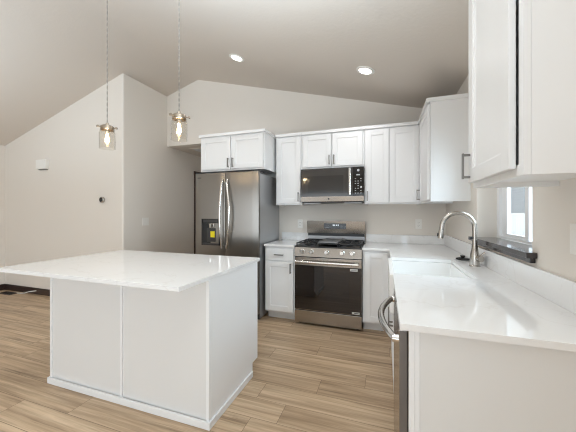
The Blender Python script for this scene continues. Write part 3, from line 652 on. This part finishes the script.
# ------------------------------------------------------------------ pendants
def pendant(x, y, zb, label):
    t = thing('pendant_lamp', label, 'lamp', (x, y, zb), 0, 'glass jar pendants')
    top = cz(x)-zb
    obj('canopy', MB().lathe([(0, top-0.03), (0.058, top-0.03), (0.062, top-0.02), (0.062, top+0.02), (0, top+0.02)]), 'brass', t)
    cp_ = MB()
    for ph in (0, PI):
        pp = []
        n = 90
        for i in range(n+1):
            h = 0.206+(top-0.236)*i/n
            pp.append((0.0020*math.cos(ph+i*0.9), 0.0020*math.sin(ph+i*0.9), h))
        cp_.tube(pp, 0.0018, 6)
    obj('cord', cp_, 'cordm', t)
    obj('jar', MB().lathe([(0.056, 0.001), (0.0605, 0.0), (0.0608, 0.006), (0.0598, 0.012), (0.0605, 0.03), (0.0605, 0.155), (0.056, 0.172), (0.046, 0.182), (0.046, 0.20), (0.043, 0.20), (0.043, 0.181), (0.053, 0.170), (0.0570, 0.155), (0.0570, 0.012), (0.056, 0.001)]), 'jar', t)
    cpx = obj('cap', MB().lathe([(0, 0.262), (0.010, 0.260), (0.014, 0.240), (0.040, 0.232), (0.052, 0.222), (0.053, 0.186), (0.048, 0.184), (0.048, 0.205), (0, 0.212)]), 'brass', t)
    for k in range(3):
        a = k*2*PI/3+0.35; c_, s_ = math.cos(a), math.sin(a)
        wn_ = MB().cyl((0.050*c_, 0.050*s_, 0.205), (0.076*c_, 0.076*s_, 0.207), 0.0045, seg=10)
        wn2 = MB(); wn2.box(-0.0055, 0.0055, -0.012, 0.012, -0.010, 0.010, 0.003); wn2.xf(Matrix.Translation((0.078*c_, 0.078*s_, 0.207)) @ Matrix.Rotation(a, 4, 'Z'))
        me = bpy.data.meshes.new('t'); wn2.bm.to_mesh(me); wn_.bm.from_mesh(me); bpy.data.meshes.remove(me); wn2.bm.free()
        obj('thumbscrew', wn_, 'brass', cpx)
    obj('socket', MB().lathe([(0, 0.215), (0.016, 0.215), (0.017, 0.185), (0.014, 0.165), (0, 0.165)]), 'brass', t)
    bl = obj('bulb', MB().lathe([(0.012, 0.168), (0.014, 0.150), (0.019, 0.120), (0.020, 0.085), (0.017, 0.062), (0.010, 0.050), (0, 0.047)]), 'bulbglass', t)
    fl = MB()
    for k in range(6):
        a = k*PI/3; a2 = a+0.5
        fl.tube([(0.006*math.cos(a), 0.006*math.sin(a), 0.150), (0.0135*math.cos(a2), 0.0135*math.sin(a2), 0.100), (0.004*math.cos(a), 0.004*math.sin(a), 0.049)], 0.0030, 6)
    obj('filament', fl, 'filament', bl)
    l = bpy.data.lights.new('pendant_light', 'POINT'); l.energy = 5; l.color = (1.0, 0.80, 0.55); l.shadow_soft_size = 0.02
    lo = bpy.data.objects.new('pendant_light', l); COL.objects.link(lo); lo.parent = t; lo.location = (0, 0, 0.085)
    for o in [c for c in t.children if c.type == 'MESH' and c.name.split('.')[0] not in ('cord', 'canopy')]:
        for q_ in [o]+list(o.children): q_.data.transform(Matrix.Diagonal((0.94, 0.94, 0.80, 1)))
    return t
pendant(-2.10, 1.66, 1.802, 'left glass jar pendant hanging over the far end of the island from the aisle')
pendant(-1.398, 1.66, 1.812, 'right glass jar pendant hanging over the island beside the refrigerator cabinet')

# ------------------------------------------------------------------ recessed ceiling lights
def can(x, y, label, power):
    z = cz(x); th = math.atan(SR)
    t = thing('recessed_light', label, 'ceiling light', (x, y, z), 0, 'recessed ceiling lights', rot=(0, th, 0))
    obj('trim_ring', MB().lathe([(0.062, -0.002), (0.066, -0.008), (0.088, -0.006), (0.092, 0.001), (0.062, 0.001)], seg=36), 'plastic', t)
    obj('lens', MB().lathe([(0, -0.004), (0.064, -0.004), (0.064, 0.0), (0, 0.0)], seg=36), 'canlens', t)
    l = bpy.data.lights.new('recessed_glow', 'SPOT'); l.energy = power; l.spot_size = math.radians(150); l.spot_blend = 0.8; l.color = (0.97, 0.98, 1.0); l.shadow_soft_size = 0.06
    lo = bpy.data.objects.new('recessed_glow', l); COL.objects.link(lo); lo.parent = t; lo.location = (0, 0, -0.03)
can(-1.625, 2.90, 'recessed ceiling light above the refrigerator side, left of the two', 18)
can(-0.180, 2.92, 'recessed ceiling light above the range side, right of the two', 20)

# ------------------------------------------------------------------ wall fittings (local frame: faces -y)
def plate(label, loc, rz, W, H, kind, name, cat):
    t = thing(name, label, cat, loc, rz)
    obj('cover_plate', MB().box(-W/2, W/2, -0.006, 0, -H/2, H/2, 0.002), 'plastic', t)
    if kind == 'outlet':
        for z in (-0.02, 0.02):
            r = obj('receptacle', MB().box(-0.017, 0.017, -0.008, -0.005, z-0.0145, z+0.0145, 0.004), 'plastic', t)
            obj('slots', MB().box(-0.008, -0.0055, -0.0086, -0.007, z-0.004, z+0.006).box(0.0055, 0.008, -0.0086, -0.007, z-0.004, z+0.006).box(-0.002, 0.002, -0.0086, -0.007, z-0.010, z-0.006), 'slot', r)
    else:
        n = kind
        for i in range(n):
            x = (i-(n-1)/2)*0.046
            obj('rocker', MB().box(x-0.0165, x+0.0165, -0.009, -0.005, -0.033, 0.033, 0.002), 'plastic', t)
    return t
plate('white outlet on the wall between the refrigerator and the range', (-1.106, YB, 1.137), 0, 0.072, 0.117, 'outlet', 'wall_outlet', 'outlet')
plate('white outlet on the back wall near the corner right of the range', (0.395, YB, 1.153), 0, 0.072, 0.117, 'outlet', 'wall_outlet', 'outlet')
plate('white switch plate on the right wall beside the window, cut by the frame edge', (XW, 1.335, 1.190), -PI/2, 0.118, 0.118, 2, 'light_switch', 'switch')
plate('white double switch plate on the hallway wall above the island', (X2, 3.31, 1.157), PI/2, 0.118, 0.117, 2, 'light_switch', 'switch')
dc = thing('door_chime', 'small white door chime box high on the living room wall', 'door chime', (-5.035, Y1, 1.97))
obj('housing', MB().box(-0.115, 0.115, -0.055, 0, 0, 0.145, 0.008), 'plastic', dc); obj('base_plate', MB().box(-0.09, 0.09, -0.03, 0, -0.012, 0.004), 'slot', dc)
th_ = thing('thermostat', 'small round dark thermostat on the living room wall', 'thermostat', (-3.785, Y1, 1.475))
obj('ring', MB().lathe([(0, 0.0), (0.042, 0.0), (0.042, 0.024), (0.038, 0.028), (0.032, 0.028), (0.032, 0.02), (0, 0.02)], (0, 0, 0), 32, 'y'), 'nickel', th_)
obj('face', MB().lathe([(0, 0.026), (0.034, 0.024), (0.034, 0.019)], (0, 0, 0), 32, 'y'), 'blackglass', th_)

# hallway attic hatch
ah = thing('attic_hatch', 'pale attic hatch in the low hallway ceiling', 'hatch', (-2.86, 4.26, HZ))
obj('panel', MB().box(-0.27, 0.27, -0.24, 0.24, -0.006, 0), 'cab', ah)
obj('frame', MB().box(-0.30, -0.27, -0.27, 0.27, -0.012, 0, 0.003).box(0.27, 0.30, -0.27, 0.27, -0.012, 0, 0.003).box(-0.27, 0.27, -0.27, -0.24, -0.012, 0, 0.003).box(-0.27, 0.27, 0.24, 0.27, -0.012, 0, 0.003), 'ceiling', ah)

# floor register and loose cable by the living room wall
fr_ = thing('floor_register', 'dark metal floor register near the far left corner', 'floor vent', (-5.70, 2.80, 0))
obj('frame', MB().box(-0.15, 0.15, -0.06, -0.045, 0, 0.006).box(-0.15, 0.15, 0.045, 0.06, 0, 0.006).box(-0.15, -0.135, -0.045, 0.045, 0, 0.006).box(0.135, 0.15, -0.045, 0.045, 0, 0.006), 'darkwood', fr_)
sl = MB()
for i in range(18): sl.box(-0.132+i*0.015, -0.132+i*0.015+0.006, -0.045, 0.045, 0, 0.004)
obj('louvers', sl, 'blackplastic', fr_)
obj('duct', MB().box(-0.14, 0.14, -0.05, 0.05, 0.0, 0.0015), 'blackplastic', fr_)
cb = MB().tube([(-5.20, 2.910, 0.058), (-5.23, 2.885, 0.055), (-5.30, 2.865, 0.045), (-5.36, 2.865, 0.028), (-5.42, 2.865, 0.012), (-5.50, 2.850, 0.008), (-5.56, 2.845, 0.008)], 0.007, 8)
cb = tag(obj('loose_cable', cb, 'paper'), 'short white cable end sticking out of the dark baseboard', 'cable')
